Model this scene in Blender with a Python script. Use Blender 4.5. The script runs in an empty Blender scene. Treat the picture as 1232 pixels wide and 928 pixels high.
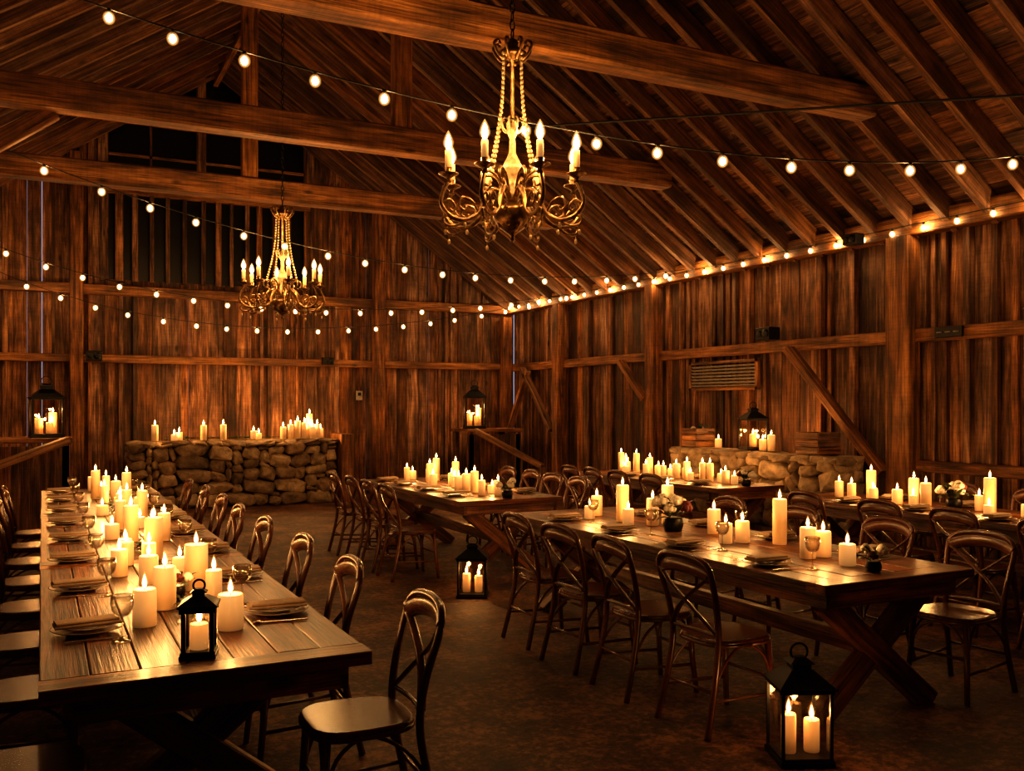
import bpy, bmesh, math, random
from mathutils import Vector, Matrix, noise
R = random.Random(7)
D = bpy.data
scene = bpy.context.scene

# ------------------------------------------------------------------ materials
def newmat(name):
    m = D.materials.new(name); m.use_nodes = True
    nt = m.node_tree; nt.nodes.clear()
    out = nt.nodes.new('ShaderNodeOutputMaterial')
    return m, nt, out
def N(nt, t, **kw):
    n = nt.nodes.new(t)
    for k, v in kw.items(): setattr(n, k, v)
    return n
def ramp(nt, stops):
    r = nt.nodes.new('ShaderNodeValToRGB')
    el = r.color_ramp.elements
    while len(el) < len(stops): el.new(0.5)
    for e, (p, c) in zip(el, stops):
        e.position = p; e.color = (c[0], c[1], c[2], 1)
    return r
def wood(name, dark, mid, light, rough=0.6, bump=0.3, vary=0.6, sc=(1.3, 22), coat=0.0, streak=.6, stain=.5, sat=(.8, 1.1), knots=True):
    m, nt, out = newmat(name); L = nt.links.new
    uv = N(nt, 'ShaderNodeUVMap'); geo = N(nt, 'ShaderNodeNewGeometry')
    def nz(scx, scy, det, dist=0, rgh=.6):
        mp = N(nt, 'ShaderNodeMapping'); mp.inputs['Scale'].default_value = (scx, scy, 1); L(uv.outputs[0], mp.inputs[0])
        n = N(nt, 'ShaderNodeTexNoise'); n.inputs['Scale'].default_value = 1.0; n.inputs['Detail'].default_value = det
        n.inputs['Roughness'].default_value = rgh; n.inputs['Distortion'].default_value = dist
        L(mp.outputs[0], n.inputs['Vector']); return n
    n1 = nz(sc[0], sc[1], 6, .8)
    n2 = nz(1.6, 3.2, 5, .3)            # stains
    n3 = nz(sc[0]*2.2, sc[1]*5, 3)      # fine cracks along the grain
    n4 = nz(38, 1.2, 2)                 # saw marks across
    rp = ramp(nt, [(.33, dark), (.5, mid), (.66, light)]); L(n1.outputs[0], rp.inputs[0])
    def mul(prev, fac_socket, lo, hi, a, b):
        mr = N(nt, 'ShaderNodeMapRange'); mr.inputs[1].default_value = lo; mr.inputs[2].default_value = hi; mr.inputs[3].default_value = a; mr.inputs[4].default_value = b
        L(fac_socket, mr.inputs[0])
        vm = N(nt, 'ShaderNodeVectorMath', operation='SCALE'); L(prev, vm.inputs[0]); L(mr.outputs[0], vm.inputs['Scale']); return vm.outputs[0]
    c = mul(rp.outputs[0], geo.outputs['Random Per Island'], 0, 1, 1-vary, 1+vary*.7)
    c = mul(c, n2.outputs[0], .35, .65, 1-stain, 1+stain*.5)
    c = mul(c, n3.outputs[0], .36, .5, 1-streak, 1.08)
    c = mul(c, n4.outputs[0], .3, .6, .85, 1.06)
    if knots:
        mp = N(nt, 'ShaderNodeMapping'); mp.inputs['Scale'].default_value = (1.7, 4.2, 1); L(uv.outputs[0], mp.inputs[0])
        vo = N(nt, 'ShaderNodeTexVoronoi'); vo.inputs['Scale'].default_value = 1.0; L(mp.outputs[0], vo.inputs['Vector'])
        c = mul(c, vo.outputs['Distance'], .05, .15, .22, 1.0)
    sn = N(nt, 'ShaderNodeMath', operation='MULTIPLY'); sn.inputs[1].default_value = 37.7; L(geo.outputs['Random Per Island'], sn.inputs[0])
    fr = N(nt, 'ShaderNodeMath', operation='FRACT'); L(sn.outputs[0], fr.inputs[0])
    ms = N(nt, 'ShaderNodeMapRange'); ms.inputs[3].default_value = sat[0]; ms.inputs[4].default_value = sat[1]; L(fr.outputs[0], ms.inputs[0])
    hs = N(nt, 'ShaderNodeHueSaturation'); L(ms.outputs[0], hs.inputs['Saturation']); L(c, hs.inputs['Color'])
    p = N(nt, 'ShaderNodeBsdfPrincipled'); p.inputs['Roughness'].default_value = rough
    p.inputs['Coat Weight'].default_value = coat; p.inputs['Coat Roughness'].default_value = .22
    L(hs.outputs[0], p.inputs['Base Color'])
    ad = N(nt, 'ShaderNodeMath', operation='ADD'); L(n1.outputs[0], ad.inputs[0]); L(n3.outputs[0], ad.inputs[1])
    b = N(nt, 'ShaderNodeBump'); b.inputs['Strength'].default_value = bump; b.inputs['Distance'].default_value = .012
    L(ad.outputs[0], b.inputs['Height']); L(b.outputs[0], p.inputs['Normal'])
    L(p.outputs[0], out.inputs[0]); return m
def plain(name, col, rough=.5, metal=0, noise_amt=.25, nscale=20):
    m, nt, out = newmat(name); L = nt.links.new
    tc = N(nt, 'ShaderNodeTexCoord'); n = N(nt, 'ShaderNodeTexNoise'); n.inputs['Scale'].default_value = nscale
    L(tc.outputs['Object'], n.inputs['Vector'])
    a = [c * (1 - noise_amt) for c in col]; c2 = [min(1, c * (1 + noise_amt)) for c in col]
    rp = ramp(nt, [(.3, a), (.7, c2)]); L(n.outputs[0], rp.inputs[0])
    p = N(nt, 'ShaderNodeBsdfPrincipled'); p.inputs['Roughness'].default_value = rough; p.inputs['Metallic'].default_value = metal
    L(rp.outputs[0], p.inputs['Base Color']); L(p.outputs[0], out.inputs[0]); return m
def glow(name, col, s, edge=0):
    """hot gas / filament: emits and lets light through. edge>0: emission fades toward the rim, for painted halo shells"""
    m, nt, out = newmat(name); L = nt.links.new
    e = N(nt, 'ShaderNodeEmission'); e.inputs[0].default_value = (*col, 1); e.inputs[1].default_value = s
    if edge:
        lw = N(nt, 'ShaderNodeLayerWeight'); lw.inputs[0].default_value = .5
        a1 = N(nt, 'ShaderNodeMath', operation='SUBTRACT'); a1.inputs[0].default_value = 1; L(lw.outputs['Facing'], a1.inputs[1])
        a2 = N(nt, 'ShaderNodeMath', operation='POWER'); a2.inputs[1].default_value = edge; L(a1.outputs[0], a2.inputs[0])
        a3 = N(nt, 'ShaderNodeMath', operation='MULTIPLY'); a3.inputs[1].default_value = s; L(a2.outputs[0], a3.inputs[0]); L(a3.outputs[0], e.inputs[1])
    t = N(nt, 'ShaderNodeBsdfTransparent'); a = N(nt, 'ShaderNodeAddShader')
    L(e.outputs[0], a.inputs[0]); L(t.outputs[0], a.inputs[1]); L(a.outputs[0], out.inputs[0])
    m.cycles.emission_sampling = 'NONE'
    return m
def clear(name, tint=(1, 1, 1), gl=.12, fac=.5):
    m, nt, out = newmat(name); L = nt.links.new
    t = N(nt, 'ShaderNodeBsdfTransparent'); t.inputs[0].default_value = (*tint, 1)
    g = N(nt, 'ShaderNodeBsdfGlossy'); g.inputs['Roughness'].default_value = .05
    lw = N(nt, 'ShaderNodeLayerWeight'); lw.inputs[0].default_value = .35
    mu = N(nt, 'ShaderNodeMath', operation='MULTIPLY_ADD'); mu.inputs[1].default_value = fac; mu.inputs[2].default_value = gl * .4
    L(lw.outputs['Facing'], mu.inputs[0])
    mix = N(nt, 'ShaderNodeMixShader'); L(mu.outputs[0], mix.inputs[0]); L(t.outputs[0], mix.inputs[1]); L(g.outputs[0], mix.inputs[2])
    L(mix.outputs[0], out.inputs[0]); return m

M_WALL = wood('barn_board_wood', (.055, .019, .007), (.20, .082, .030), (.42, .20, .080), .75, .8, .65, (1.0, 16), 0, .7, .65)
M_ROOF = wood('roof_board_wood', (.05, .018, .007), (.17, .072, .027), (.36, .165, .066), .8, .7, .75, (1.0, 16), 0, .7, .6)
M_RAFT = wood('rafter_wood', (.08, .03, .011), (.20, .084, .031), (.36, .17, .068), .7, .6, .4, (.9, 16))
M_BEAM = wood('timber_beam_wood', (.09, .036, .013), (.26, .115, .043), (.44, .22, .088), .65, .8, .35, (.8, 13), 0, .7, .6)
M_TABLE = wood('farm_table_wood', (.05, .013, .004), (.20, .066, .019), (.40, .155, .048), .38, .4, .45, (1.2, 18), .2, .75, .6)
M_CHAIR = wood('bentwood_chair_wood', (.05, .014, .004), (.12, .037, .011), (.20, .068, .021), .25, .05, .1, (2, 30), .5, .3, .2, (.8, 1.1), False)
M_BLACK = plain('black_iron', (.012, .011, .010), .4, .6)
M_BRASS = plain('aged_brass', (.21, .12, .05), .32, .9, .6, 30)
M_CREAM = plain('antique_cream_gilt', (.50, .37, .21), .38, .35, .35, 40)
M_WIRE = plain('black_cable', (.01, .01, .01), .6)
M_PLATE = plain('stoneware_glaze', (.30, .21, .14), .25, 0, .1)
M_NAP = plain('linen_napkin', (.36, .26, .18), .9, 0, .15, 80)
M_STEEL = plain('cutlery_steel', (.6, .5, .4), .25, 1, .05)
M_LEAF = plain('eucalyptus_leaf', (.035, .055, .02), .6, 0, .5, 30)
M_FLOW = plain('cream_petals', (.95, .88, .76), .7, 0, .06, 30)
M_BURG = plain('burgundy_petals', (.10, .012, .015), .7, 0, .4, 30)
M_WICK = plain('wick', (.02, .015, .01), .9)
M_GREY = plain('grey_plastic', (.3, .27, .24), .5)
M_FLAME = glow('flame_glow', (1, .70, .30), 14)
M_FLAME_HALO = glow('flame_glow_halo', (1, .40, .07), .55, 2.0)  # added shell round each flame, its soft halo painted as emission
M_BULB = glow('filament_bulb_glow', (1, .72, .34), 10)
M_BULB_HALO = glow('bulb_glow_halo', (1, .48, .13), .9, 2.0)  # halo shell round bulbs and chandelier flames, bloom painted as fading emission
M_GLASS = clear('clear_glass', (.97, .95, .92), .3, .9)
M_PANE = clear('lantern_pane', (.95, .9, .85), .06)
M_DARK = plain('night_glass_dark_gaps', (.004, .005, .007), .3, 0, .1)  # near-black window glass, also the painted darkness behind the gable slats
M_MORTAR = plain('dark_mortar', (.016, .010, .006), .95, 0, .4, 15)

def wax_mat():
    m, nt, out = newmat('candle_wax'); L = nt.links.new
    uv = N(nt, 'ShaderNodeUVMap'); sx = N(nt, 'ShaderNodeSeparateXYZ'); L(uv.outputs[0], sx.inputs[0])
    # v = depth below the rim in metres ; candle glow in the wax painted as emission, strongest at the rim
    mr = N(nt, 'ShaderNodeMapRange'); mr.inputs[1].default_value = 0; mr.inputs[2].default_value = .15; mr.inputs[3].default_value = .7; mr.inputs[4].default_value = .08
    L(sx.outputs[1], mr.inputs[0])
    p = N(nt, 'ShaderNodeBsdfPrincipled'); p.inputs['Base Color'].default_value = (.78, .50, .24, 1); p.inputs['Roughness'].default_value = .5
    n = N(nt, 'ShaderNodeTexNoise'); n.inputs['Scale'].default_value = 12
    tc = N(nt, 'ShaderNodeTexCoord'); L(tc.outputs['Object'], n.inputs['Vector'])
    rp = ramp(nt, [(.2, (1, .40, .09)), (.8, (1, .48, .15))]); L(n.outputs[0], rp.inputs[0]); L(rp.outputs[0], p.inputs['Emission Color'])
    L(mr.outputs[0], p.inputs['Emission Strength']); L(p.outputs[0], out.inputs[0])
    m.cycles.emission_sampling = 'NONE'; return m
M_WAX = wax_mat()
def stone_mat():
    m, nt, out = newmat('fieldstone'); L = nt.links.new
    tc = N(nt, 'ShaderNodeTexCoord'); geo = N(nt, 'ShaderNodeNewGeometry')
    n = N(nt, 'ShaderNodeTexNoise'); n.inputs['Scale'].default_value = 7; n.inputs['Detail'].default_value = 9; n.inputs['Roughness'].default_value = .7
    L(tc.outputs['Object'], n.inputs['Vector'])
    r1 = ramp(nt, [(0, (.12, .08, .05)), (.2, (.42, .31, .19)), (.45, (.18, .12, .075)), (.7, (.56, .42, .27)), (1, (.32, .21, .12))])
    L(geo.outputs['Random Per Island'], r1.inputs[0])
    r2 = ramp(nt, [(.35, (.4, .4, .4)), (.65, (1.35, 1.35, 1.35))]); L(n.outputs[0], r2.inputs[0])
    mu = N(nt, 'ShaderNodeVectorMath', operation='MULTIPLY'); L(r1.outputs[0], mu.inputs[0]); L(r2.outputs[0], mu.inputs[1])
    p = N(nt, 'ShaderNodeBsdfPrincipled'); p.inputs['Roughness'].default_value = .8; L(mu.outputs[0], p.inputs['Base Color'])
    b = N(nt, 'ShaderNodeBump'); b.inputs['Strength'].default_value = .8; b.inputs['Distance'].default_value = .03
    L(n.outputs[0], b.inputs['Height']); L(b.outputs[0], p.inputs['Normal']); L(p.outputs[0], out.inputs[0]); return m
M_STONE = stone_mat()
def floor_mat():
    m, nt, out = newmat('worn_floor'); L = nt.links.new
    tc = N(nt, 'ShaderNodeTexCoord')
    n = N(nt, 'ShaderNodeTexNoise'); n.inputs['Scale'].default_value = 2.2; n.inputs['Detail'].default_value = 9; n.inputs['Roughness'].default_value = .7
    n2 = N(nt, 'ShaderNodeTexNoise'); n2.inputs['Scale'].default_value = 20; n2.inputs['Detail'].default_value = 7; n2.inputs['Roughness'].default_value = .8
    L(tc.outputs['Object'], n.inputs['Vector']); L(tc.outputs['Object'], n2.inputs['Vector'])
    mx = N(nt, 'ShaderNodeMath', operation='MULTIPLY_ADD'); mx.inputs[1].default_value = .45
    mb = N(nt, 'ShaderNodeMath', operation='MULTIPLY'); mb.inputs[1].default_value = .55
    L(n.outputs[0], mx.inputs[0]); L(n2.outputs[0], mb.inputs[0]); L(mb.outputs[0], mx.inputs[2])
    rp = ramp(nt, [(.43, (.012, .004, .0015)), (.5, (.075, .029, .010)), (.57, (.25, .112, .042))]); L(mx.outputs[0], rp.inputs[0])
    p = N(nt, 'ShaderNodeBsdfPrincipled'); p.inputs['Roughness'].default_value = .6; p.inputs['Specular IOR Level'].default_value = .35
    L(rp.outputs[0], p.inputs['Base Color'])
    b = N(nt, 'ShaderNodeBump'); b.inputs['Strength'].default_value = .8; b.inputs['Distance'].default_value = .015
    L(n2.outputs[0], b.inputs['Height']); L(b.outputs[0], p.inputs['Normal']); L(p.outputs[0], out.inputs[0]); return m
M_FLOOR = floor_mat()

# ------------------------------------------------------------------ mesh builder
class MB:
    def __init__(s): s.v = []; s.f = []; s.uv = []; s.mi = []; s.sm = []; s.mats = []
    def mat(s, m):
        if m not in s.mats: s.mats.append(m)
        return s.mats.index(m)
    def face(s, idx, uvs, mi, sm=False): s.f.append(idx); s.uv.append(uvs); s.mi.append(mi); s.sm.append(sm)
    def beam(s, a, b, w, h, m, up=(0, 0, 1), bev=0):
        a = Vector(a); b = Vector(b); ax = (b - a); Ln = ax.length; ax.normalize()
        up = Vector(up); side = ax.cross(up)
        if side.length < 1e-4: side = ax.cross(Vector((0, 1, 0)))
        side.normalize(); up = side.cross(ax).normalized()
        mi = s.mat(m); ou = R.uniform(0, 50); ov = R.uniform(0, 50)
        if bev <= 0:
            prof = [(-w/2, -h/2), (w/2, -h/2), (w/2, h/2), (-w/2, h/2)]
        else:
            c = bev
            prof = [(-w/2+c, -h/2), (w/2-c, -h/2), (w/2, -h/2+c), (w/2, h/2-c), (w/2-c, h/2), (-w/2+c, h/2), (-w/2, h/2-c), (-w/2, -h/2+c)]
        n = len(prof); base = len(s.v)
        for t in (0, Ln):
            for (p, q) in prof: s.v.append(a + ax*t + side*p + up*q)
        per = 0
        for i in range(n):
            j = (i+1) % n
            dl = math.hypot(prof[j][0]-prof[i][0], prof[j][1]-prof[i][1])
            s.face([base+i, base+j, base+n+j, base+n+i], [(ou, ov+per), (ou, ov+per+dl), (ou+Ln, ov+per+dl), (ou+Ln, ov+per)], mi); per += dl
        s.face([base+i for i in range(n)][::-1], [(ou+prof[i][0]*4, ov+prof[i][1]) for i in range(n)][::-1], mi)
        s.face([base+n+i for i in range(n)], [(ou+prof[i][0]*4, ov+prof[i][1]) for i in range(n)], mi)
    def box(s, lo, hi, m, axis=None, bev=0):
        lo = Vector(lo); hi = Vector(hi); d = hi-lo; c = (lo+hi)/2
        if axis is None: axis = max(range(3), key=lambda i: d[i])
        a = c.copy(); b = c.copy(); a[axis] = lo[axis]; b[axis] = hi[axis]
        if axis == 2: s.beam(a, b, d[0], d[1], m, (0, 1, 0), bev)
        elif axis == 0: s.beam(a, b, d[1], d[2], m, (0, 0, 1), bev)
        else: s.beam(a, b, d[0], d[2], m, (0, 0, 1), bev)
    def tube(s, pts, r, m, n=8, cap=True, sy=1.0, upv=None):
        pts = [Vector(p) for p in pts]; k = len(pts)
        rr = r if isinstance(r, (list, tuple)) else [r]*k
        mi = s.mat(m); base = len(s.v); ref = None; Ln = 0; ou = R.uniform(0, 30)
        ls = []
        for i in range(k):
            t = (pts[min(i+1, k-1)] - pts[max(i-1, 0)]).normalized()
            if ref is None:
                ref = Vector(upv) if upv else (Vector((0, 0, 1)) if abs(t.z) < .9 else Vector((1, 0, 0)))
            ref = (ref - t*ref.dot(t)).normalized(); sd = t.cross(ref)
            for j in range(n):
                a = 2*math.pi*j/n
                s.v.append(pts[i] + (ref*math.cos(a) + sd*math.sin(a)*sy)*rr[i])
            if i: Ln += (pts[i]-pts[i-1]).length
            ls.append(Ln)
        for i in range(k-1):
            for j in range(n):
                j2 = (j+1) % n
                s.face([base+i*n+j, base+i*n+j2, base+(i+1)*n+j2, base+(i+1)*n+j],
                       [(ou+ls[i], j*.02), (ou+ls[i], (j+1)*.02), (ou+ls[i+1], (j+1)*.02), (ou+ls[i+1], j*.02)], mi, True)
        if cap:
            s.face([base+j for j in range(n)][::-1], [(ou, 0)]*n, mi); s.face([base+(k-1)*n+j for j in range(n)], [(ou, 0)]*n, mi)
    def lathe(s, prof, m, c=(0, 0, 0), n=16, vtop=None, sm=True):
        c = Vector(c); mi = s.mat(m); base = len(s.v); k = len(prof)
        for (r, z) in prof:
            r = max(r, 1e-4)
            for j in range(n):
                a = 2*math.pi*j/n; s.v.append(c + Vector((r*math.cos(a), r*math.sin(a), z)))
        for i in range(k-1):
            for j in range(n):
                j2 = (j+1) % n
                if vtop is None: va, vb = prof[i][1], prof[i+1][1]
                else: va, vb = max(0, vtop-prof[i][1]), max(0, vtop-prof[i+1][1])
                s.face([base+i*n+j, base+i*n+j2, base+(i+1)*n+j2, base+(i+1)*n+j],
                       [(j/n, va), ((j+1)/n, va), ((j+1)/n, vb), (j/n, vb)], mi, sm)
    def blob(s, c, rad, m, seg=8, rings=6, sm=True):
        c = Vector(c); mi = s.mat(m); base = len(s.v)
        for i in range(rings+1):
            th = math.pi*i/rings
            for j in range(seg):
                ph = 2*math.pi*j/seg
                s.v.append(c+Vector((math.sin(th)*math.cos(ph)*rad[0], math.sin(th)*math.sin(ph)*rad[1], math.cos(th)*rad[2])))
        for i in range(rings):
            for j in range(seg):
                j2 = (j+1) % seg
                s.face([base+i*seg+j, base+(i+1)*seg+j, base+(i+1)*seg+j2, base+i*seg+j2], [(0, i*.02), (0, i*.02), (.02, i*.02), (.02, i*.02)], mi, sm)
    def rock(s, c, half, m, rot=None, bev=.018):
        """angular fieldstone: convex hull of jittered points on a rounded block, edges knocked off"""
        bm = bmesh.new(); c = Vector(c)
        for sx in (-1, 1):
            for sy in (-1, 1):
                for sz in (-1, 1):
                    bm.verts.new((sx*half[0]*R.uniform(.5, .95), sy*half[1]*R.uniform(.45, .9), sz*half[2]*R.uniform(.5, .95)))
        for ax in range(3):
            for sg in (-1, 1):
                for q in range(2):
                    p = [R.uniform(-.5, .5)*half[i] for i in range(3)]; p[ax] = sg*half[ax]*R.uniform(.9, 1.1); bm.verts.new(p)
        bmesh.ops.convex_hull(bm, input=bm.verts[:])
        bmesh.ops.delete(bm, geom=[v for v in bm.verts if not v.link_faces], context='VERTS')
        b = min(bev, min(half)*.35)
        bmesh.ops.bevel(bm, geom=bm.edges[:], offset=b, segments=2, affect='EDGES', profile=.6, clamp_overlap=True)
        bm.normal_update(); bm.verts.index_update()
        mi = s.mat(m); base = len(s.v)
        for v in bm.verts:
            p = v.co.copy()
            if rot: p = rot @ p
            s.v.append(c+p)
        for f in bm.faces: s.face([base+v.index for v in f.verts], [(0, 0)]*len(f.verts), mi, True)
        bm.free()
    def poly(s, pts, m):
        base = len(s.v); s.v += [Vector(p) for p in pts]; s.face(list(range(base, base+len(pts))), [(p[0], p[2]) for p in pts], s.mat(m))
    def slab(s, ring, z0, z1, m, rnd=.006):
        mi = s.mat(m); n = len(ring); cx = sum(p[0] for p in ring)/n; cy = sum(p[1] for p in ring)/n
        base = len(s.v); ou = R.uniform(0, 20)
        lv = [(z0, .94), (z0+rnd, 1), (z1-rnd, 1), (z1, .95)]
        for z, k in lv:
            for (x, y) in ring: s.v.append(Vector((cx+(x-cx)*k, cy+(y-cy)*k, z)))
        for i in range(3):
            for j in range(n):
                j2 = (j+1) % n; a = [base+i*n+j, base+i*n+j2, base+(i+1)*n+j2, base+(i+1)*n+j]
                s.face(a, [(ou+s.v[q][1], s.v[q][0]) for q in a], mi, True)
        a = [base+j for j in range(n)][::-1]; s.face(a, [(ou+s.v[q][1], s.v[q][0]) for q in a], mi)
        a = [base+3*n+j for j in range(n)]; s.face(a, [(ou+s.v[q][1], s.v[q][0]) for q in a], mi)
    def mesh(s, name):
        me = D.meshes.new(name); me.from_pydata([tuple(v) for v in s.v], [], s.f)
        for m in s.mats: me.materials.append(m)
        ul = me.uv_layers.new(name='UVMap')
        flat = []
        for u in s.uv:
            for c in u: flat += [c[0], c[1]]
        ul.data.foreach_set('uv', flat)
        me.polygons.foreach_set('material_index', s.mi); me.polygons.foreach_set('use_smooth', s.sm); me.update(); return me
    def obj(s, name, loc=(0, 0, 0), rz=0):
        return place(s.mesh(name), name, loc, rz)
def place(me, name, loc=(0, 0, 0), rz=0, parent=None, sc=None):
    o = D.objects.new(name, me); o.location = loc; o.rotation_euler = (0, 0, rz)
    if sc: o.scale = sc
    scene.collection.objects.link(o)
    if parent: o.parent = parent
    return o
LC = (1, .46, .13)
def lamp(name, loc, W, r=.015, col=LC, parent=None):
    l = D.lights.new(name, 'POINT'); l.energy = W; l.color = col; l.shadow_soft_size = r
    o = D.objects.new(name, l); scene.collection.objects.link(o); o.location = loc
    if parent: o.parent = parent
    return o
def cr(pts, n=5):
    P = [Vector(p) for p in pts]; out = []
    for i in range(len(P)-1):
        p0 = P[max(i-1, 0)]; p1 = P[i]; p2 = P[i+1]; p3 = P[min(i+2, len(P)-1)]
        for k in range(n):
            t = k/n
            out.append(.5*((2*p1) + (p2-p0)*t + (2*p0-5*p1+4*p2-p3)*t*t + (3*p1-p0-3*p2+p3)*t**3))
    out.append(P[-1]); return out

# ------------------------------------------------------------------ room
XL, XR, YF, YB = -3.1, 8.5, -3.0, 16.8
XRG, ZP, SL = 2.7, 3.6, .68
def roofz(x): return ZP + SL*((XR-x) if x > XRG else (x-XL))
m = MB(); m.box((XL-.2, YF-.2, -.2), (XR+.2, YB+.2, 0), M_FLOOR, 0); m.obj('floor')

def plank_wall(name, u0, u1, pos, topf, inward, axis, opening=None, slits=()):
    m = MB(); u = u0
    while u < u1:
        w = R.choice([.13, .16, .2, .22, .26, .3])*R.uniform(.92, 1.08); e = min(u+w, u1)
        big = any(u < s <= e for s in slits)
        gap = .012 if big else R.choice([.001, .002, .003, .004, .006])
        c = (u+e)/2; off = R.uniform(0, .035)
        t = max(topf(u), topf(e))
        if opening and opening[0] < c < opening[1]: t = opening[2]
        if axis == 'x':
            y = pos - inward*(.015+off)
            m.beam((c-gap/2, y, 0), (c-gap/2, y, t), e-u-gap, .03, M_WALL, (0, 1, 0))
        else:
            x = pos - inward*(.015+off)
            m.beam((x, c-gap/2, 0), (x, c-gap/2, t), .03, e-u-gap, M_WALL, (0, 1, 0))
        if R.random() < .6 and not big:
            bw = R.uniform(.04, .08); bt = R.uniform(.03, .08); tb = min(t, topf(e))-.05
            if axis == 'x': m.beam((e, pos+inward*bt/2, 0), (e, pos+inward*bt/2, tb), bw, bt, M_WALL, (0, 1, 0))
            else: m.beam((pos+inward*bt/2, e, 0), (pos+inward*bt/2, e, tb), bt, bw, M_WALL, (0, 1, 0))
        u = e
    return m.obj(name)
OPN = (.9, 4.35, 3.75)
plank_wall('wall_back', XL, XR, YB, roofz, -1, 'x', OPN, (-.05, 5.35, 6.5))
plank_wall('wall_right', YF, YB, XR, lambda y: ZP+.02, -1, 'y', None, (4.6, 7.45, 9.1, 12.1, 13.4, 14.2, 15.6))
plank_wall('wall_left', YF, YB, XL, lambda y: ZP+.02, 1, 'y')
plank_wall('wall_front', XL, XR, YF, roofz, 1, 'x')

m = MB(); y = YB+.1; ZM = 5.3
m.poly([(OPN[0], y, ZM), (OPN[1], y, ZM), (OPN[1], y, roofz(OPN[1])+.1), (XRG, y, roofz(XRG)+.1), (OPN[0], y, roofz(OPN[0])+.1)], M_DARK)
for x in (OPN[0], 2.46, OPN[1]): m.box((x-.07, YB-.1, ZM), (x+.07, YB+.05, roofz(x)-.05), M_WALL)
for x in (1.65, 3.35): m.box((x-.02, YB+.02, ZM), (x+.02, YB+.06, roofz(x)-.05), M_WALL)
for z in (5.85, 6.4): m.box((OPN[0], YB+.02, z-.02), (OPN[1], YB+.06, z+.02), M_WALL)
m.box((OPN[0], YB-.08, ZM-.12), (OPN[1], YB+.05, ZM+.02), M_BEAM)
m.obj('window_1')
m = MB()
m.poly([(OPN[0], y, OPN[2]-.1), (OPN[1], y, OPN[2]-.1), (OPN[1], y, ZM), (OPN[0], y, ZM)], M_DARK)  # black sheet behind the slats, painting the dark gaps between them
x = OPN[0]
while x < OPN[1]+.05:
    w = R.choice([.06, .07, .09, .12]); m.box((x-w/2, YB-.06, OPN[2]-.03), (x+w/2, YB+R.uniform(-.02, .03), ZM-.12), M_WALL); x += R.uniform(.2, .34)
m.obj('dark_backed_slats')

m = MB(); ca = 1/math.sqrt(1+SL*SL)
for side in (1, -1):
    ex = XR if side > 0 else XL
    tot = (XR-XRG)/ca; s0 = -.35
    nrm = Vector((SL*side, 0, 1)).normalized(); dr = Vector((-side, 0, SL)).normalized()
    while s0 < tot:
        w = R.uniform(.16, .26); off = R.uniform(0, .02)
        y0 = YF-.1
        while y0 < YB+.1:
            y1 = min(y0+R.uniform(1.8, 4.5), YB+.15); c = Vector((ex, 0, ZP)) + dr*(s0+w/2) + nrm*(.03+off+R.uniform(0, .01))
            m.beam((c.x, y0, c.z), (c.x, y1-.004, c.z), w+.01, .02, M_ROOF, nrm); y0 = y1
        s0 += w
m.obj('ceiling')
m = MB(); y = YF+.3; k = 0
while y < YB:
    for side in (1, -1):
        ex = XR if side > 0 else XL
        nrm = Vector((SL*side, 0, 1)).normalized(); h = .2
        a = Vector((ex, y, ZP)) - nrm*h*.44; b = Vector((XRG, y, roofz(XRG))) - nrm*h*.44
        m.beam(a, b, .07, h, M_RAFT, nrm)
        if k % 3 == 1:
            t0 = R.uniform(.1, .5); m.beam(a.lerp(b, t0)+Vector((0, .06, 0)), a.lerp(b, min(1, t0+.35))+Vector((0, .06, 0)), .045, .17, M_RAFT, nrm)
    y += .46; k += 1
m.box((XRG-.04, YF, roofz(XRG)-.34), (XRG+.04, YB, roofz(XRG)-.05), M_BEAM, 1)
m.obj('roof_rafters')

for yb in (6.4, 9.6, 12.6, 0.0):
    m = MB(); zb = 4.52; h = .28
    dx = (zb-ZP)/SL
    m.beam((XL+dx+.12, yb, zb), (XR-dx-.12, yb, zb), .24, h, M_BEAM, (0, 0, 1), .02)
    px = {9.6: [3.5], 12.6: [2.46]}.get(yb, [])
    for x in px: m.beam((x, yb, zb+h/2), (x, yb, roofz(x)-.2), .2, .16, M_BEAM, (0, 1, 0), .01)
    m.obj('tie_beam')

m = MB(); m.beam((XR-.13, YF, ZP-.02), (XR-.13, YB, ZP-.02), .22, .22, M_BEAM, (0, 0, 1), .012); m.obj('trim_wall_plate_right')
m = MB(); m.beam((XL+.13, YF, ZP-.02), (XL+.13, YB, ZP-.02), .22, .22, M_BEAM, (0, 0, 1), .012); m.obj('trim_wall_plate_left')
m = MB(); m.beam((XL, YB-.1, ZP-.05), (XR-.24, YB-.1, ZP-.05), .16, .16, M_BEAM, (0, 0, 1), .01); m.obj('trim_girt_back_upper')
m = MB(); m.beam((XL, YB-.09, 2.42), (XR-.06, YB-.09, 2.42), .12, .13, M_BEAM, (0, 0, 1), .008); m.obj('trim_girt_back')
m = MB(); m.beam((XR-.09, YF, 2.4), (XR-.09, YB-.15, 2.4), .12, .14, M_BEAM, (0, 0, 1), .008); m.obj('trim_girt_right')
m = MB(); m.beam((XR-.09, YF, 1.0), (XR-.09, 6.95, 1.0), .1, .12, M_WALL, (0, 0, 1), .008); m.obj('trim_girt_right_low')
for yp, w in ((7.1, .3), (11.7, .22), (3.4, .3), (-.5, .3), (14.6, .2)):
    m = MB(); m.beam((XR-.17, yp, 0), (XR-.17, yp, ZP-.13), .2, w, M_BEAM if w > .25 else M_WALL, (0, 1, 0), .012); m.obj('timber_post')
for xp in (5.6, .5, 8.25):
    m = MB(); m.beam((xp, YB-.2, 0), (xp, YB-.2, (roofz(xp)-.3) if xp < 8 else ZP-.2), .2, .18, M_WALL, (0, 1, 0), .012); m.obj('timber_post')
m = MB()
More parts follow.
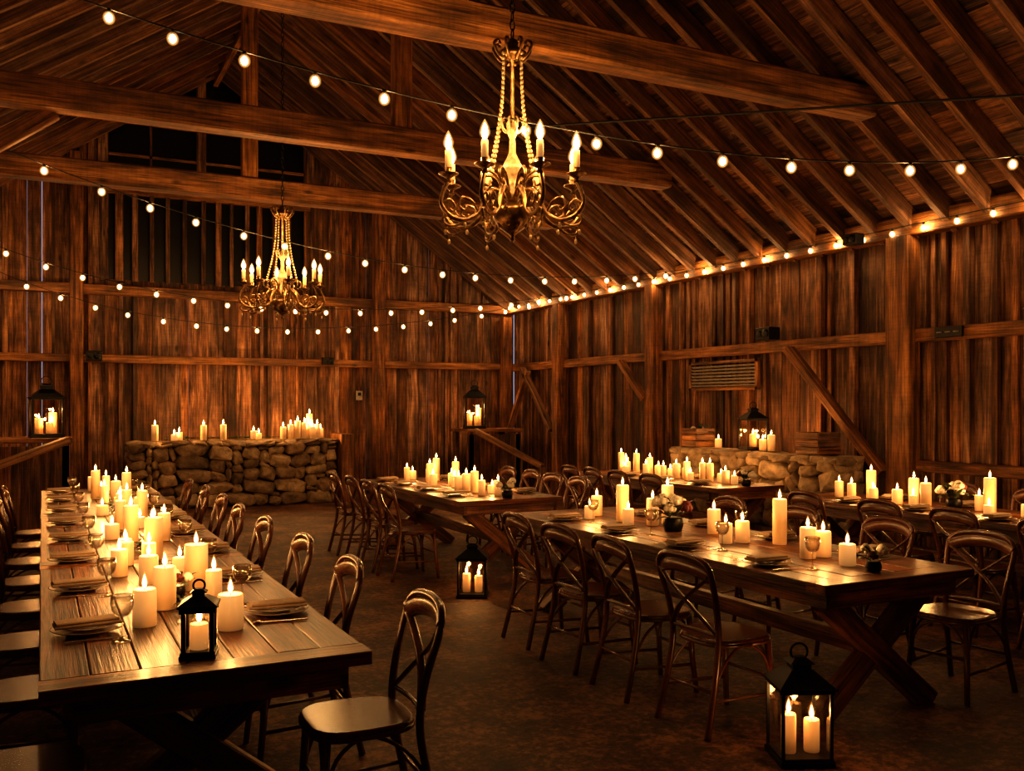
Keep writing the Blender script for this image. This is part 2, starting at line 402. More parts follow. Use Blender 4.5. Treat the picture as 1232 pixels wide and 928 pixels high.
m.beam((XR-.24, 7.3, .9), (XR-.24, 8.75, 2.35), .09, .14, M_BEAM, (1, 0, 0), .006)
m.beam((XR-.24, 11.85, 1.75), (XR-.24, 12.5, 2.35), .08, .12, M_BEAM, (1, 0, 0), .006)
m.beam((XR-.24, 14.75, 1.2), (XR-.24, 15.9, 2.35), .08, .12, M_BEAM, (1, 0, 0), .006)
m.beam((XR-.24, 16.5, 1.1), (XR-.24, 15.7, 2.3), .08, .12, M_BEAM, (1, 0, 0), .006)
m.obj('timber_wall_brace')
m = MB(); m.beam((-1.9, 9.7, 2.9), (.1, 9.7, 4.4), .1, .16, M_BEAM, (0, 0, 1), .01)
m.beam((-1.9, 9.7, 2.9), (-3.0, 9.7, 2.2), .1, .16, M_BEAM, (0, 0, 1), .01); m.obj('timber_knee_brace')
m = MB(); m.tube([(7.8, 3.6, 4.0), (4.4, 9.5, 4.75)], .012, M_WIRE, 6); m.obj('roof_tie_rod')

# ------------------------------------------------------------------ stone walls
def stones(name, L, H, T, loc, rz):
    m = MB(); m.box((.08, .15, 0), (L-.08, T-.03, H-.07), M_MORTAR)
    cw, ch = .085, .068; nx = int(L/cw); nz = int((H-.05)/ch); cw = L/nx; ch = (H-.05)/nz
    used = [[False]*nx for _ in range(nz)]
    for j in range(nz):
        for i in range(nx):
            if used[j][i]: continue
            w, h = R.choice([(2, 2), (3, 2), (4, 2), (4, 3), (3, 3), (5, 3), (2, 1), (3, 2), (4, 3), (6, 3)])
            w = min(w, nx-i); h = min(h, nz-j)
            while any(used[j][i+a] for a in range(w)): w -= 1
            for a in range(w):
                for b in range(h):
                    if used[j+b][i+a]: h = b; break
            h = max(h, 1)
            for a in range(w):
                for b in range(h): used[j+b][i+a] = True
            rot = Matrix.Rotation(R.uniform(-.38, .38)*(1 if w < 5 else .4), 3, 'Y') @ Matrix.Rotation(R.uniform(-.2, .2), 3, 'Z')
            m.rock(((i+w/2)*cw, .14+R.uniform(-.05, .04), (j+h/2)*ch+.004), (w*cw*.54, .15, h*ch*.57), M_STONE, rot, .03)
    for ex in (.12, L-.12):
        z = 0
        while z < H-.1:
            h = R.uniform(.14, .24)
            for yy in (T*.4, T*.75): m.rock((ex, yy, min(z+h/2+.01, H-.12)), (.14, T*.2, h*.54), M_STONE)
            z += h
    for f in (.28, .74):
        x = 0
        while x < L:
            w = R.uniform(.2, .5); w = min(w, L-x+.05)
            m.rock((x+w/2, T*f, H-.056), (w*.56, T*.29, .054), M_STONE, None, .015)
            x += w
    return m.obj(name, loc, rz)
STZ = 1.09
stones('fieldstone_wall', 3.3, STZ, .7, (1.2, 15.5, 0), 0)
stones('fieldstone_wall', 3.1, STZ, .5, (7.72, 10.55, 0), -math.pi/2)
m = MB(); m.box((4.56, 15.45, 0), (4.78, 16.1, 1.16), M_BEAM, 2, .01); m.obj('timber_end_post')

# ------------------------------------------------------------------ candles
CM = {}
def flame(m, c, h, f):
    m.lathe([(0, h+.004), (.006*f, h+.010), (.0095*f, h+.02*f), (.009*f, h+.03*f), (.006*f, h+.043*f), (.0025*f, h+.056*f), (0, h+.064*f)], M_FLAME, c, 10)
    m.lathe([(0, h+.001), (.010*f, h+.006), (.017*f, h+.018*f), (.018*f, h+.032*f), (.014*f, h+.048*f), (.007*f, h+.066*f), (0, h+.08*f)], M_FLAME_HALO, c, 12)
def candle_mesh(r, h, fs=1.0):
    key = (round(r, 3), round(h, 2), fs)
    if key in CM: return CM[key]
    m = MB()
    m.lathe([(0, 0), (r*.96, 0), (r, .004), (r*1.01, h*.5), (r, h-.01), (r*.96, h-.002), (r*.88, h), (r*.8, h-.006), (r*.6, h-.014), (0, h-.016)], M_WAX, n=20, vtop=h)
    m.tube([(0, 0, h-.017), (.001, 0, h+.012)], .0015, M_WICK, 5)
    flame(m, (0, 0, 0), h, fs)
    CM[key] = m.mesh('pillar_candle'); return CM[key]
placed = []
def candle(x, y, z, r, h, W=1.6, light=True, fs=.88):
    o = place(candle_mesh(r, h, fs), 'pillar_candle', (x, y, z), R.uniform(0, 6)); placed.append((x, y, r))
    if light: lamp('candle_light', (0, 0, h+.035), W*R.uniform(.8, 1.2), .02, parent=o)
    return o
def free(x, y, r): return all((x-a)**2+(y-b)**2 > (r+c+.012)**2 for a, b, c in placed)
def scatter(x0, x1, y0, y1, z, n, every=1, W=2.1, hs=(.08, .1, .13, .15, .18, .22, .27)):
    k = 0; t = 0
    while k < n and t < 2000:
        t += 1; h = R.choice(hs); r = R.choice([.036, .04, .046]) if h < .25 else .04
        x = R.uniform(x0, x1); y = y0+(y1-y0)*((k+R.random())/n)
        if free(x, y, r): candle(x, y, z, r, h, W*every, k % every == 0); k += 1

# ------------------------------------------------------------------ tables
TZ = .76
def table(x0, x1, y0, y1, inset=.2, modules=1):
    m = MB()
    Lm = (y1-y0)/modules
    for k in range(modules):
        a = y0+k*Lm+.003; b = y0+(k+1)*Lm-.003
        nb = 7; w = (x1-x0)/nb
        m.box((x0, a, TZ-.05), (x1, a+.13, TZ-.001), M_TABLE, 0, .004)
        m.box((x0, b-.13, TZ-.05), (x1, b, TZ-.001), M_TABLE, 0, .004)
        for i in range(nb): m.box((x0+i*w+.002, a+.133, TZ-.05), (x0+(i+1)*w-.002, b-.133, TZ-R.uniform(0, .003)), M_TABLE, 1, .004)
        for x in (x0+.07, x1-.1): m.box((x, a+.06, TZ-.14), (x+.03, b-.06, TZ-.05), M_TABLE, 1)
        for y in (a+.06, b-.09): m.box((x0+.1, y, TZ-.14), (x1-.1, y+.03, TZ-.05), M_TABLE, 0)
        ys = [a+(inset if k == 0 else .45), b-.4]
        cx = (x0+x1)/2
        for y in ys:
            for s in (-1, 1):
                m.beam((cx-s*.42, y+s*.003, 0.0), (cx+s*.36, y+s*.003, TZ-.13), .08, .13, M_TABLE, (1, 0, 0), .006)
            m.box((cx-.42, y-.05, TZ-.14), (cx+.42, y+.05, TZ-.05), M_TABLE, 0, .005)
        m.box((cx-.035, ys[0], .30), (cx+.035, ys[1], .40), M_TABLE, 1, .005)
    return m.obj('farmhouse_table')
TABS = [(-.01, 1.07, 3.24, 10.9, .54, 3), (3.45, 4.55, 3.4, 6.9, .2, 1), (3.45, 4.55, 7.9, 10.8, .25, 1), (6.45, 7.4, 3.3, 7.0, .25, 1), (6.45, 7.4, 7.9, 10.8, .25, 1)]
for t in TABS: table(*t)

# ------------------------------------------------------------------ cross-back chair
def chair_mesh():
    m = MB(); C = M_CHAIR
    ring = []
    for i in range(28):
        a = 2*math.pi*i/28; c, s = math.cos(a), math.sin(a)
        x = math.copysign(abs(c)**.62, c)*.2; y = math.copysign(abs(s)**.62, s)*.205
        x *= 1 + .1*(y/.2)*.5; ring.append((x, y))
    m.slab(ring, .438, .468, C, .009)
    half = [(-.195, -.285, 0), (-.18, -.225, .25), (-.175, -.195, .45), (-.185, -.215, .62), (-.2, -.26, .78), (-.185, -.278, .85), (-.12, -.292, .885), (0, -.3, .895)]
    full = half + [(-x, y, z) for x, y, z in half[-2::-1]]
    m.tube(cr(full, 5), .0165, C, 8)
    pts = cr([(-.195, -.262, .80), (-.12, -.286, .832), (0, -.297, .845), (.12, -.286, .832), (.195, -.262, .80)], 4)
    m.tube(pts, .038, C, 8, sy=.28, upv=(0, 0, 1))
    for s in (-1, 1):
        p = cr([(-.172*s, -.2, .50), (-.08*s, -.243+.006*s, .60), (.0, -.262+.007*s, .665), (.09*s, -.272+.006*s, .73), (.185*s, -.268, .80)], 5)
        m.tube(p, .018, C, 6, sy=.38, upv=(s*.6, 0, 0.6))
    m.tube(cr([(-.172, -.2, .5), (0, -.212, .505), (.172, -.2, .5)], 4), .011, C, 6)
    for s in (-1, 1):
        m.tube([(s*.16, .155, .44), (s*.172, .17, .2), (s*.185, .19, 0)], [.018, .0165, .014], C, 8)
        m.tube([(s*.176, .172, .16), (s*.187, -.25, .18)], .009, C, 6)
    for s in (-1, 1):
        m.tube(cr([(s*.176, .172, .2), (s*.165, .12, .36), (s*.15, .0, .425), (s*.168, -.14, .36), (s*.182, -.226, .24)], 4), .008, C, 6)
    m.tube(cr([(-.176, .172, .2), (-.13, .165, .36), (0, .15, .425), (.13, .165, .36), (.176, .172, .2)], 4), .008, C, 6)
    m.tube([(-.172, .165, .24), (.172, .165, .24)], .009, C, 6)
    m.tube([(-.184, -.235, .22), (.184, -.235, .22)], .009, C, 6)
    m.tube([(x*.97, y*.97, .44) for x, y in ring] + [(ring[0][0]*.97, ring[0][1]*.97, .44)], .013, C, 6)
    return m.mesh('crossback_chair')
CH = chair_mesh()
def chair(x, y, face, j=.05): place(CH, 'crossback_chair', (x+R.uniform(-.02, .02), y, 0), face+R.uniform(-j, j))
FR, FL = -math.pi/2, math.pi/2
place(CH, 'crossback_chair', (1.08, 3.46, 0), FL-.04)
for y in (4.45, 5.35, 6.3, 7.2, 8.1, 9.0, 9.9): chair(1.06, y, FL)
for y in (3.45, 4.4, 5.3, 6.2, 7.1, 8.0, 8.9, 9.8): chair(-.05, y, FR)
for y in (3.86, 4.5, 5.12, 5.75): chair(3.2, y, FR, .08)
place(CH, 'crossback_chair', (4.7, 3.64, 0), FL+.12)
for y in (4.4, 5.2, 6.0): chair(4.75, y, FL)
for y in (8.45, 9.0, 9.55, 10.15): chair(3.2, y, FR); chair(4.78, y, FL)
for y in (3.9, 4.6, 5.3, 6.05): chair(6.2, y, FR); chair(7.62, y, FL)
for y in (8.4, 9.0, 9.6, 10.1): chair(6.2, y, FR)

# ------------------------------------------------------------------ lanterns
def lantern(name, x, y, z, w, h, cand=((0, 0, .03, .12),), rz=0, W=1.6, p=.055):
    m = MB(); b = h*.05; t = h*.66; p = w*p; K = M_BLACK
    m.box((-w/2, -w/2, 0), (w/2, w/2, b), K, 0, .004)
    m.box((-w/2*.94, -w/2*.94, b), (w/2*.94, w/2*.94, b+.012), K, 0, .003)
    for sx in (-1, 1):
        for sy in (-1, 1):
            m.box((sx*(w/2-p)-p/2, sy*(w/2-p)-p/2, b), (sx*(w/2-p)+p/2, sy*(w/2-p)+p/2, t), K, 2)
    q = w/2-p
    for s in (-1, 1):
        m.box((-w/2, s*q-p/2, t-.012), (w/2, s*q+p/2, t+.008), K, 0); m.box((s*q-p/2, -w/2, t-.012), (s*q+p/2, w/2, t+.008), K, 1)
        m.box((-q, s*q-.001, b+.012), (q, s*q+.001, t-.012), M_PANE, 2); m.box((s*q-.001, -q, b+.012), (s*q+.001, q, t-.012), M_PANE, 2)
    def fr(r0, z0, r1, z1):
        base = len(m.v); mi = m.mat(K)
        for r, zz in ((r0, z0), (r1, z1)):
            for cx, cy in ((-1, -1), (1, -1), (1, 1), (-1, 1)): m.v.append(Vector((cx*r, cy*r, zz)))
        for i in range(4):
            j = (i+1) % 4; m.face([base+i, base+j, base+4+j, base+4+i], [(0, 0)]*4, mi)
        m.face([base+3, base+2, base+1, base], [(0, 0)]*4, mi); m.face([base+4, base+5, base+6, base+7], [(0, 0)]*4, mi)
    fr(w*.54, t+.008, w*.54, t+.016); fr(w*.52, t+.016, w*.2, h*.82); fr(w*.17, h*.82, w*.17, h*.87); fr(w*.23, h*.87, w*.1, h*.92)
    ring = [(math.cos(a)*w*.16, 0, h*.96+math.sin(a)*w*.16) for a in [i*math.pi/8 for i in range(17)]]
    m.tube(ring, .004 if w < .2 else .006, K, 6)
    o = m.obj(name, (x, y, z), rz)
    for (cx, cy, r, ch) in cand:
        place(candle_mesh(r, ch, 1.0), 'candle', (cx, cy, b+.012), 0, o)
        lamp('candle_light', (cx, cy, b+.012+ch+.04), W, .02, parent=o)
    return o
lantern('floor_lantern', 3.16, 3.28, 0, .25, .52, ((-.056, -.02, .034, .18), (.056, -.01, .036, .15)), -.43, 2.0)
lantern('floor_lantern', 3.33, 7.35, 0, .26, .5, ((-.052, 0, .034, .16), (.052, 0, .034, .14)), -.5, 2.5)
lantern('table_lantern', .5, 3.46, TZ, .125, .26, ((0, 0, .032, .09),), -.25, .8, .12); placed.append((.5, 3.46, .11))
lantern('wall_lantern', .056, 13.8, 1.225, .4, .78, ((-.09, 0, .05, .2), (.08, .03, .05, .28), (.03, -.09, .045, .15)), .1, 9)
lantern('wall_lantern', 7.06, 15.5, 1.225, .38, .86, ((-.09, 0, .05, .22), (.08, .03, .05, .32), (.03, -.09, .045, .18)), -.3, 12)
lantern('stone_wall_lantern', 8.0, 9.1, STZ, .28, .58, ((0, 0, .045, .16),), -.3, 4)

def shelf(name, x0, x1, y0, y1, z, rail):
    m = MB(); m.box((x0, y0, z-.06), (x1, y1, z), M_BEAM, 0, .006)
    for x in (x0+.08, x1-.08):
        for y in (y0+.08, y1-.08): m.box((x-.05, y-.05, 0), (x+.05, y+.05, z-.06), M_WALL, 2, .006)
    k = 5
    for i in range(k):
        a = x0+.03+(x1-x0-.06)*i/k; m.box((a, y0+.03, .05), (a+(x1-x0-.06)/k-.01, y0+.05, z-.1), M_WALL, 2)
    m.beam(rail[0], rail[1], .12, .09, M_BEAM, (0, 0, 1), .008)
    b = Vector(rail[1]); m.box((b.x-.05, b.y-.05, 0), (b.x+.05, b.y+.05, b.z), M_WALL, 2)
    return m.obj(name)
shelf('wooden_service_counter', -1.4, .36, 13.4, 14.3, 1.225, ((.3, 13.3, 1.2), (-.95, 12.6, .75)))
shelf('wooden_corner_counter', 6.8, 7.9, 15.2, 16.0, 1.225, ((6.9, 15.1, 1.2), (7.65, 14.0, .6)))

# ------------------------------------------------------------------ candle layouts
T = TZ+.001
placed.append((.56, 4.83, .05))
for (x, y, r, h) in [(.67, 3.81, .05, .14), (.48, 4.32, .048, .185), (.37, 4.02, .046, .15), (.665, 4.7, .055, .22), (.70, 4.4, .036, .14), (.47, 4.9, .045, .15), (.36, 5.25, .042, .14),
                     (.50, 5.2, .036, .17), (.64, 5.1, .036, .1), (.42, 5.6, .04, .13), (.58, 5.75, .05, .24), (.44, 5.95, .04, .1), (.6, 6.05, .045, .2), (.5, 6.3, .045, .26)]:
    candle(x, y, T, r, h, 2.1)
scatter(.38, .72, 6.5, 10.6, T, 20, 1)
for (x, y, r, h) in [(4.22, 4.55, .045, .29), (3.98, 4.06, .046, .18), (4.1, 4.06, .046, .15), (4.0, 3.78, .045, .12), (4.06, 4.72, .045, .14), (3.94, 4.74, .042, .13), (4.16, 5.13, .045, .17), (4.2, 5.72, .045, .29),
                     (3.97, 5.98, .048, .28), (4.05, 5.7, .046, .2), (3.9, 5.8, .042, .12), (3.84, 6.25, .04, .1), (4.0, 6.4, .045, .16)]:
    candle(x, y, T, r, h, 2.1)
scatter(3.85, 4.15, 8.18, 10.6, T, 17, 1)
placed.append((7.0, 5.45, .16))
for (x, y, r, h) in [(7.0, 5.09, .048, .29), (7.05, 6.37, .045, .27), (6.95, 5.8, .045, .24)]: candle(x, y, T, r, h, 2.1)
scatter(6.8, 7.1, 3.5, 6.8, T, 16, 1)
scatter(6.8, 7.1, 8.18, 10.7, T, 20, 1)
for (x, h) in [(1.59, .25), (1.88, .1), (1.97, .13), (2.33, .24), (2.64, .25), (3.12, .14), (3.22, .1), (3.62, .2), (3.74, .24), (3.86, .3), (3.98, .27), (4.08, .42), (4.1, .2), (4.2, .24), (4.28, .16)]:
    yy = 15.64+R.uniform(-.03, .05)
    while not free(x, yy, .05): yy += .05
    candle(x, yy, STZ, .05, h, 6, fs=1.25)
for (y, h) in [(8.75, .2), (8.9, .14), (9.75, .12)]: candle(7.98, y, STZ, .045, h, 4)

# ------------------------------------------------------------------ small table things
def setting_mesh():
    m = MB()
    m.lathe([(0, 0), (.07, 0), (.085, .006), (.13, .016), (.134, .019), (.13, .02), (.085, .010), (0, .008)], M_PLATE, n=32)
    m.lathe([(0, .012), (.055, .012), (.07, .018), (.1, .026), (.102, .028), (.07, .021), (0, .016)], M_PLATE, n=28)
    m.beam((0, -.12, .034), (0, .12, .034), .1, .012, M_NAP, (0, 0, 1), .005)
    m.beam((.004, -.115, .045), (-.004, .11, .045), .085, .010, M_NAP, (0, 0, 1), .004)
    m.beam((-.18, -.1, .004), (-.18, .09, .004), .014, .004, M_STEEL)
    m.tube([(-.18, .09, .004), (-.18, .12, .004)], .01, M_STEEL, 6, sy=.3)
    m.beam((.17, -.1, .004), (.17, .01, .004), .012, .005, M_STEEL); m.beam((.17, .01, .003), (.17, .12, .003), .018, .002, M_STEEL)
    return m.mesh('place_setting')
PS = setting_mesh()
def glass_mesh():
    m = MB()
    m.lathe([(0, .0), (.034, 0), (.035, .003), (.008, .008), (.004, .02), (.0035, .08), (.006, .092), (.025, .10), (.038, .12), (.043, .145), (.04, .175), (.038, .176), (.041, .145), (.036, .122), (.022, .103), (0, .098)], M_GLASS, n=20)
    return m.mesh('wine_glass')
WG = glass_mesh()
def settings(x0, x1, ys, gl=True):
    for y in ys:
        place(PS, 'place_setting', (x0+.17, y, T), FR+R.uniform(-.1, .1)); place(PS, 'place_setting', (x1-.17, y, T), FL+R.uniform(-.1, .1))
        if gl:
            for gx, gy in ((x0+.28, y-.23), (x1-.27, y+.24)):
                if free(gx, gy, .04): place(WG, 'wine_glass', (gx, gy, T))
settings(-.01, 1.07, [4.02+.93*i for i in range(8)])
settings(3.45, 4.55, [4.0, 4.75, 5.5, 6.25])
settings(3.45, 4.55, [8.4, 9.1, 9.8, 10.4], False)
settings(6.45, 7.4, [4.0, 4.75, 5.5, 6.25], False)
settings(6.45, 7.4, [8.4, 9.1, 9.8], False)

def leaf(m, p, d, L, w):
    p = Vector(p); d = Vector(d).normalized(); s = d.cross(Vector((0, 0, 1)))
    s = s.normalized() if s.length > .01 else Vector((1, 0, 0)); mi = m.mat(M_LEAF); b = len(m.v)
    for t, ww, dz in ((0, .1, 0), (.35, 1, .1), (.7, .8, .08), (1, .05, -.05)):
        c = p+d*L*t+Vector((0, 0, dz*L)); m.v += [c-s*w*ww, c+s*w*ww]
    for i in range(3): m.face([b+2*i, b+2*i+1, b+2*i+3, b+2*i+2], [(0, 0)]*4, mi, True)
def flowers(name, x, y, z, s=1.0, n=6, nl=26):
    m = MB()
    m.lathe([(0, 0), (.04*s, 0), (.05*s, .03*s), (.045*s, .06*s), (.04*s, .065*s), (0, .06*s)], M_BLACK, n=14)
    for i in range(nl):
        a = R.uniform(0, 6.28); e = R.uniform(-.1, 1.1)
        leaf(m, (math.cos(a)*.02*s, math.sin(a)*.02*s, .06*s+R.uniform(0, .04)*s), (math.cos(a), math.sin(a), e), R.uniform(.08, .13)*s, .016*s)
    for i in range(n):
        a = 6.28*i/n+R.uniform(-.3, .3); rr = R.uniform(.03, .085)*s; c = Vector((math.cos(a)*rr, math.sin(a)*rr, (.1+R.uniform(0, .05))*s))
        mt = M_BURG if i % 5 == 3 else M_FLOW
        for layer, (k, rad, ht) in enumerate(((6, .026, .0), (5, .017, .008), (3, .008, .014))):
            for j in range(k):
                b = 6.28*j/k+layer; m.blob(c+Vector((math.cos(b)*rad*.6, math.sin(b)*rad*.6, ht))*s*1.2, (.016*s, .016*s, .018*s), mt, 6, 4)
    return m.obj(name, (x, y, z))
flowers('flower_arrangement', 3.99, 5.37, T, 1.5, 10, 32)
flowers('flower_arrangement', 3.98, 3.58, T, .85, 5, 14)
flowers('flower_arrangement', 7.0, 5.43, T, 1.4, 9, 32)
flowers('flower_arrangement', .56, 4.56, T, .8, 4, 20)
flowers('flower_arrangement', 4.0, 8.02, T, 1.1, 7)
flowers('flower_arrangement', 6.95, 8.02, T, 1.1, 7)
def garland(name, pts, z, n, W=.1):
    m = MB()
    a = Vector(pts[0]); b = Vector(pts[1]); path = []
    for i in range(20):
        t = i/19; path.append(a.lerp(b, t)+Vector((math.sin(t*17)*W*.3, math.sin(t*9)*W*.2, z+.008)))
    m.tube(path, .004, M_LEAF, 5)
    for i in range(n):
        t = R.random(); p = a.lerp(b, t)+Vector((R.uniform(-W, W)*.3, R.uniform(-W, W)*.3, z+.01))
        g = R.uniform(0, 6.28); leaf(m, p, (math.cos(g), math.sin(g), R.uniform(0, .5)), R.uniform(.05, .1), .014)
    return m.obj(name)
garland('eucalyptus_garland', ((.56, 3.65, 0), (.53, 10.5, 0)), T, 260)
garland('eucalyptus_garland', ((1.9, 15.85, 0), (3.5, 15.85, 0)), STZ+.01, 240, .5)

# ------------------------------------------------------------------ chandelier
def chandelier(x, y, zb):
    m = MB(); B = M_BRASS; RC = .43
    m.lathe([(0, 0), (.012, .004), (.018, .02), (.01, .035), (.022, .05), (.05, .07), (.09, .1), (.122, .15), (.132, .19), (.125, .215), (.1, .225), (.06, .235), (.035, .26)], B, n=28)
    m.lathe([(.035, .26), (.05, .275), (.06, .3), (.05, .33), (.028, .36), (.024, .40), (.04, .43), (.058, .46), (.06, .49), (.04, .53), (.022, .57), (.018, .66), (.03, .69), (.045, .71), (.03, .73), (.015, .76)], M_CREAM, n=24)
    m.lathe([(.0, .74), (.014, .76), (.012, 1.16), (.05, 1.17), (.085, 1.19), (.09, 1.21), (.06, 1.225), (.035, 1.25), (.04, 1.28), (.015, 1.3), (0, 1.31)], B, n=20)
    for i in range(8):
        a = math.tau*i/8; c, s = math.cos(a), math.sin(a)
        m.tube(cr([(c*.05, s*.05, 1.15), (c*.10, s*.10, 1.19), (c*.13, s*.13, 1.25), (c*.10, s*.10, 1.275), (c*.085, s*.085, 1.25)], 3), .010, B, 6)
        m.tube(cr([(c*.03, s*.03, .70), (c*.06, s*.06, .72), (c*.075, s*.075, .77), (c*.055, s*.055, .79)], 3), .006, M_CREAM, 6)
        m.blob((c*.125, s*.125, .2), (.016, .016, .022), B, 6, 5)
        m.blob((c*.09, s*.09, .11), (.014, .014, .022), B, 6, 5)
    for i in range(8):
        a = math.tau*(i+.5)/8 - math.radians(26.8); c, s = math.cos(a), math.sin(a)
        P = lambda r, z: (c*r, s*r, z)
        m.tube(cr([P(.05, .28), P(.12, .33), P(.18, .27), P(.23, .17), P(.32, .12), P(.42, .14), P(.475, .21), P(.465, .28), P(RC, .35)], 4),
               [.017]*12+[.0155]*12+[.013]*9, B, 7)
        m.tube(cr([P(.32, .12), P(.39, .08), P(.45, .085), P(.465, .12), P(.43, .14), P(.41, .115)], 4), .0095, B, 6)
        m.tube(cr([P(.23, .17), P(.27, .24), P(.335, .26), P(.36, .21), P(.325, .18), P(.305, .205)], 4), .0095, B, 6)
        m.tube(cr([P(.475, .21), P(.42, .24), P(.385, .20), P(.40, .17), P(.42, .185)], 4), .008, B, 6)
        m.tube(cr([P(.06, .33), P(.11, .42), P(.19, .44), P(.21, .38), P(.17, .35), P(.15, .38)], 4), .0095, B, 6)
        m.lathe([(0, .34), (.02, .345), (.012, .365), (.03, .38), (.062, .395), (.064, .40), (.03, .398), (.022, .415), (.026, .435), (.02, .437), (0, .437)], B, P(RC, 0), 16)
        m.lathe([(0, .435), (.021, .435), (.021, .54), (.012, .546), (0, .546)], M_WAX, P(RC, 0), 12, vtop=.546)
        m.lathe([(0, .546), (.012, .552), (.019, .575), (.0195, .59), (.014, .615), (.007, .635), (0, .645)], M_BULB, P(RC, 0), 10)
        m.lathe([(0, .546), (.021, .552), (.034, .575), (.036, .592), (.028, .62), (.015, .648), (0, .668)], M_BULB_HALO, P(RC, 0), 14)
        m.tube([P(.45, .085), P(.45, .05)], .003, B, 5); m.blob(P(.45, .035), (.011, .011, .018), M_CREAM, 6, 5)
        m.blob(P(.32, .09), (.012, .012, .02), M_CREAM, 6, 5)
    for i in range(4):
        a = math.tau*(i+.5)/4 - math.radians(26.8); c, s = math.cos(a), math.sin(a)
        for k in range(26):
            t = k/25; r = .08*(1-t)+.2*t - math.sin(t*math.pi)*.035; z = 1.19*(1-t)+.43*t
            m.blob((c*r, s*r, z), (.0115, .0115, .0145), M_CREAM, 6, 4)
    z = 1.3; k = 0; ztop = roofz(x)-.36-zb
    while z < ztop:
        ax = (1, 0) if k % 2 else (0, 1)
        ring = [(ax[0]*math.cos(t)*.016, ax[1]*math.cos(t)*.016, z+.03+math.sin(t)*.034) for t in [j*math.tau/10 for j in range(11)]]
        m.tube(ring, .0048, M_BLACK, 5); z += .055; k += 1
    o = m.obj('candle_chandelier', (x, y, zb))
    for i in range(8):
        a = math.tau*(i+.5)/8 - math.radians(26.8)
        lamp('chandelier_light', (math.cos(a)*RC, math.sin(a)*RC, .595), 10, .02, (1, .49, .15), o)
    return o
chandelier(2.68, 5.3, 2.69)
chandelier(2.46, 10.7, 2.64)

# ------------------------------------------------------------------ string lights
def lagr(P, t):
    a, b, c = [Vector(p) for p in P]
    return a*((t-.5)*(t-1)/.5) + b*(t*(t-1)/-.25) + c*(t*(t-.5)/.5)
def string(P, t0, t1, sp, W, every=3, r=.03, ph=.5):
    pts = [lagr(P, t0+(t1-t0)*i/200) for i in range(201)]
    m = MB(); m.tube(pts[::4]+[pts[-1]], .006, M_WIRE, 5)
    acc = sp*ph; k = 0; lm = []
    for i in range(1, 201):
        acc += (pts[i]-pts[i-1]).length
        if acc >= sp:
            acc -= sp; p = pts[i]
            m.lathe([(0, 0), (.009, 0), (.013, -.012), (.013, -.03), (0, -.03)], M_WIRE, p, 8)
            q = p+Vector((0, 0, -.028-r))
            m.blob(q, (r*.72, r*.72, r*.85), M_BULB, 10, 7)
            m.blob(q, (r*1.3, r*1.3, r*1.42), M_BULB_HALO, 14, 10)
            if k % every == 0: lm.append(q)
            k += 1
    o = m.obj('string_lights')
    for p in lm: lamp('string_bulb_light', p, W*every, .02, (1, .5, .16), o)
string([(.37, 6.3, 4.12), (3.27, 5.07, 3.38), (6.0, 4.36, 3.40)], -.28, 1.42, .45, 2.0, 2)
string([(-.35, 9.9, 4.06), (3.98, 10.65, 3.35), (8.35, 10.8, 3.62)], -.2, .985, .5, 2.5, 2, .033)
string([(-.29, 14.7, 3.77), (3.6, 14.3, 3.16), (8.35, 13.5, 3.6)], -.2, .985, .5, 2.7, 3, .035)
string([(-.14, 16.0, 3.5), (3.6, 15.7, 2.95), (8.35, 15.5, 3.6)], -.2, .985, .5, 2.7, 3, .035)
string([(8.2, .5, 3.62), (8.22, 8.5, 3.56), (8.2, 16.5, 3.62)], 0, 1, .4, 2.3, 3, .03)

# ------------------------------------------------------------------ wall fittings
m = MB(); y0, y1, z0, z1 = 9.45, 10.9, 1.86, 2.27; X = XR-.09
m.box((X-.03, y0, z0), (X+.02, y1, z0+.04), M_BEAM, 1); m.box((X-.03, y0, z1-.04), (X+.02, y1, z1), M_BEAM, 1)
m.box((X-.03, y0, z0), (X+.02, y0+.05, z1), M_BEAM, 2); m.box((X-.03, y1-.05, z0), (X+.02, y1, z1), M_BEAM, 2)
for i in range(7):
    z = z0+.06+i*.045; m.beam((X-.005, y0+.05, z), (X-.005, y1-.05, z), .045, .006, M_GREY, (.6, 0, 1))
m.obj('louvered_vent')
def speaker(name, x, y, z, s, rz):
    m = MB(); m.box((-s*.6, -s*.45, -s*.4), (s*.6, s*.45, s*.4), M_BLACK, 0, .01)
    for cx, rr in ((-.28, .2), (.25, .28)):
        mm = [(0, 0), (s*rr, 0), (s*rr*1.05, s*.04), (s*.1, s*.015), (0, s*.03)]
        base = len(m.v); m.lathe(mm, M_BLACK, (0, 0, 0), 14)
        for i in range(base, len(m.v)):
            v = m.v[i]; m.v[i] = Vector((v.x+cx*s, -s*.45-v.z, v.y))
    m.tube([(0, s*.4, 0), (0, s*.95, 0)], s*.1, M_BLACK, 8)
    return m.obj(name, (x, y, z), rz)
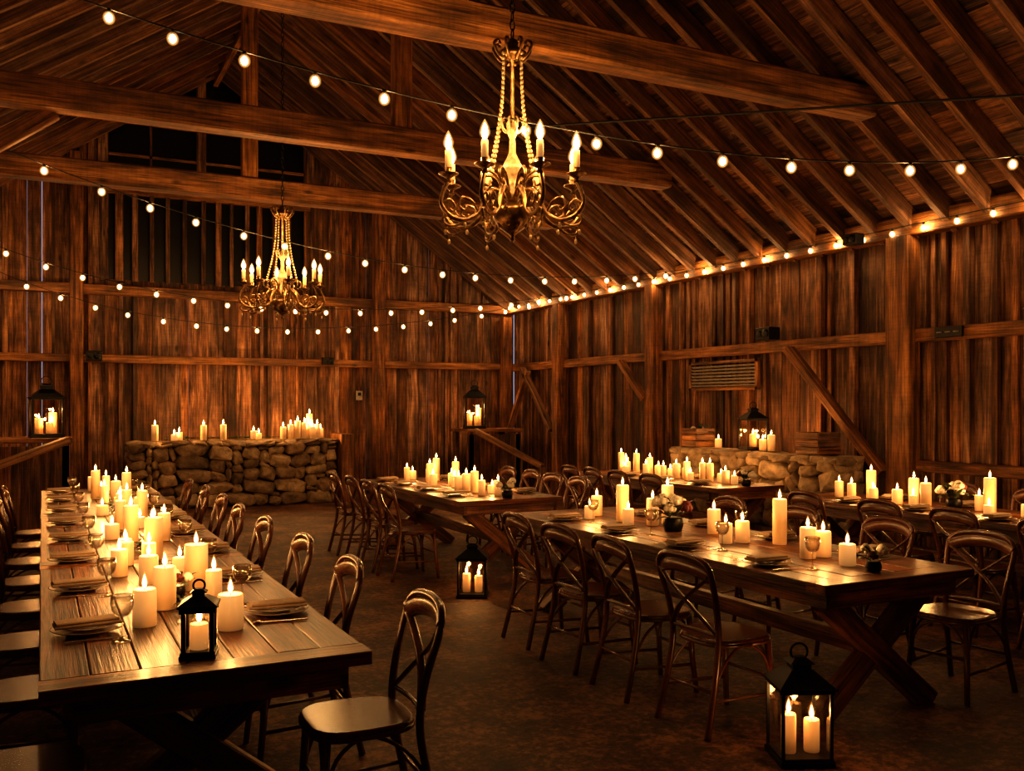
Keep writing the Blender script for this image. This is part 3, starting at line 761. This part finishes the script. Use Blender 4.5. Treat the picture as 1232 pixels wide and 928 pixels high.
speaker('wall_speaker', .75, YB-.36, 2.45, .2, 0)
speaker('wall_speaker', 4.6, YB-.32, 2.45, .16, 0)
speaker('wall_speaker', XR-.35, 9.0, 2.55, .2, -math.pi/2)
speaker('wall_speaker', XR-.42, 7.55, 3.5, .15, -math.pi/2)
m = MB(); m.box((0, 0, 0), (.03, .32, .11), M_BLACK, 1, .005)
for i in range(3): m.lathe([(0, 0), (.03, 0), (.03, .01), (0, .01)], M_GREY, (-.005, .06+i*.1, .05), 10)
m.obj('junction_box', (XR-.2, 6.35, 2.35))
m = MB(); m.box((0, 0, 0), (.12, .03, .17), M_GREY, 2, .005); m.box((.03, -.01, .08), (.09, 0, .14), M_BLACK, 0, .002); m.obj('thermostat', (5.2, YB-.11, 1.75))
for y, s in ((8.0, .34), (10.2, .3)):
    m = MB()
    for z in range(3):
        for sd in (-1, 1):
            m.box((-s/2, sd*s/2-.01, z*.085), (s/2, sd*s/2+.01, z*.085+.075), M_BEAM, 0); m.box((sd*s/2-.01, -s/2, z*.085), (sd*s/2+.01, s/2, z*.085+.075), M_BEAM, 1)
    m.box((-s/2, -s/2, 0), (s/2, s/2, .02), M_BEAM, 0); m.obj('wooden_crate', (8.0, y, STZ+.005))
flowers('potted_greenery', 8.0, 10.2, STZ+.027, 1.8, 2, 30)

# ------------------------------------------------------------------ world / camera
w = D.worlds.new('dusk'); scene.world = w; w.use_nodes = True
bg = w.node_tree.nodes['Background']; bg.inputs[0].default_value = (.5, .52, .7, 1); bg.inputs[1].default_value = .6
cam = D.cameras.new('camera'); co = D.objects.new('camera', cam); scene.collection.objects.link(co)
co.location = (0, 0, 1.65); co.rotation_euler = (math.radians(90), 0, math.radians(-26.8))
cam.sensor_width = 36; cam.lens = 1120/1232*36; cam.shift_y = 24/1232; cam.clip_start = .05
scene.camera = co
scene.view_settings.view_transform = 'Standard'
for lk in ('Medium High Contrast', 'None'):
    try: scene.view_settings.look = lk; break
    except Exception as e: print(e)
scene.view_settings.exposure = 0.08
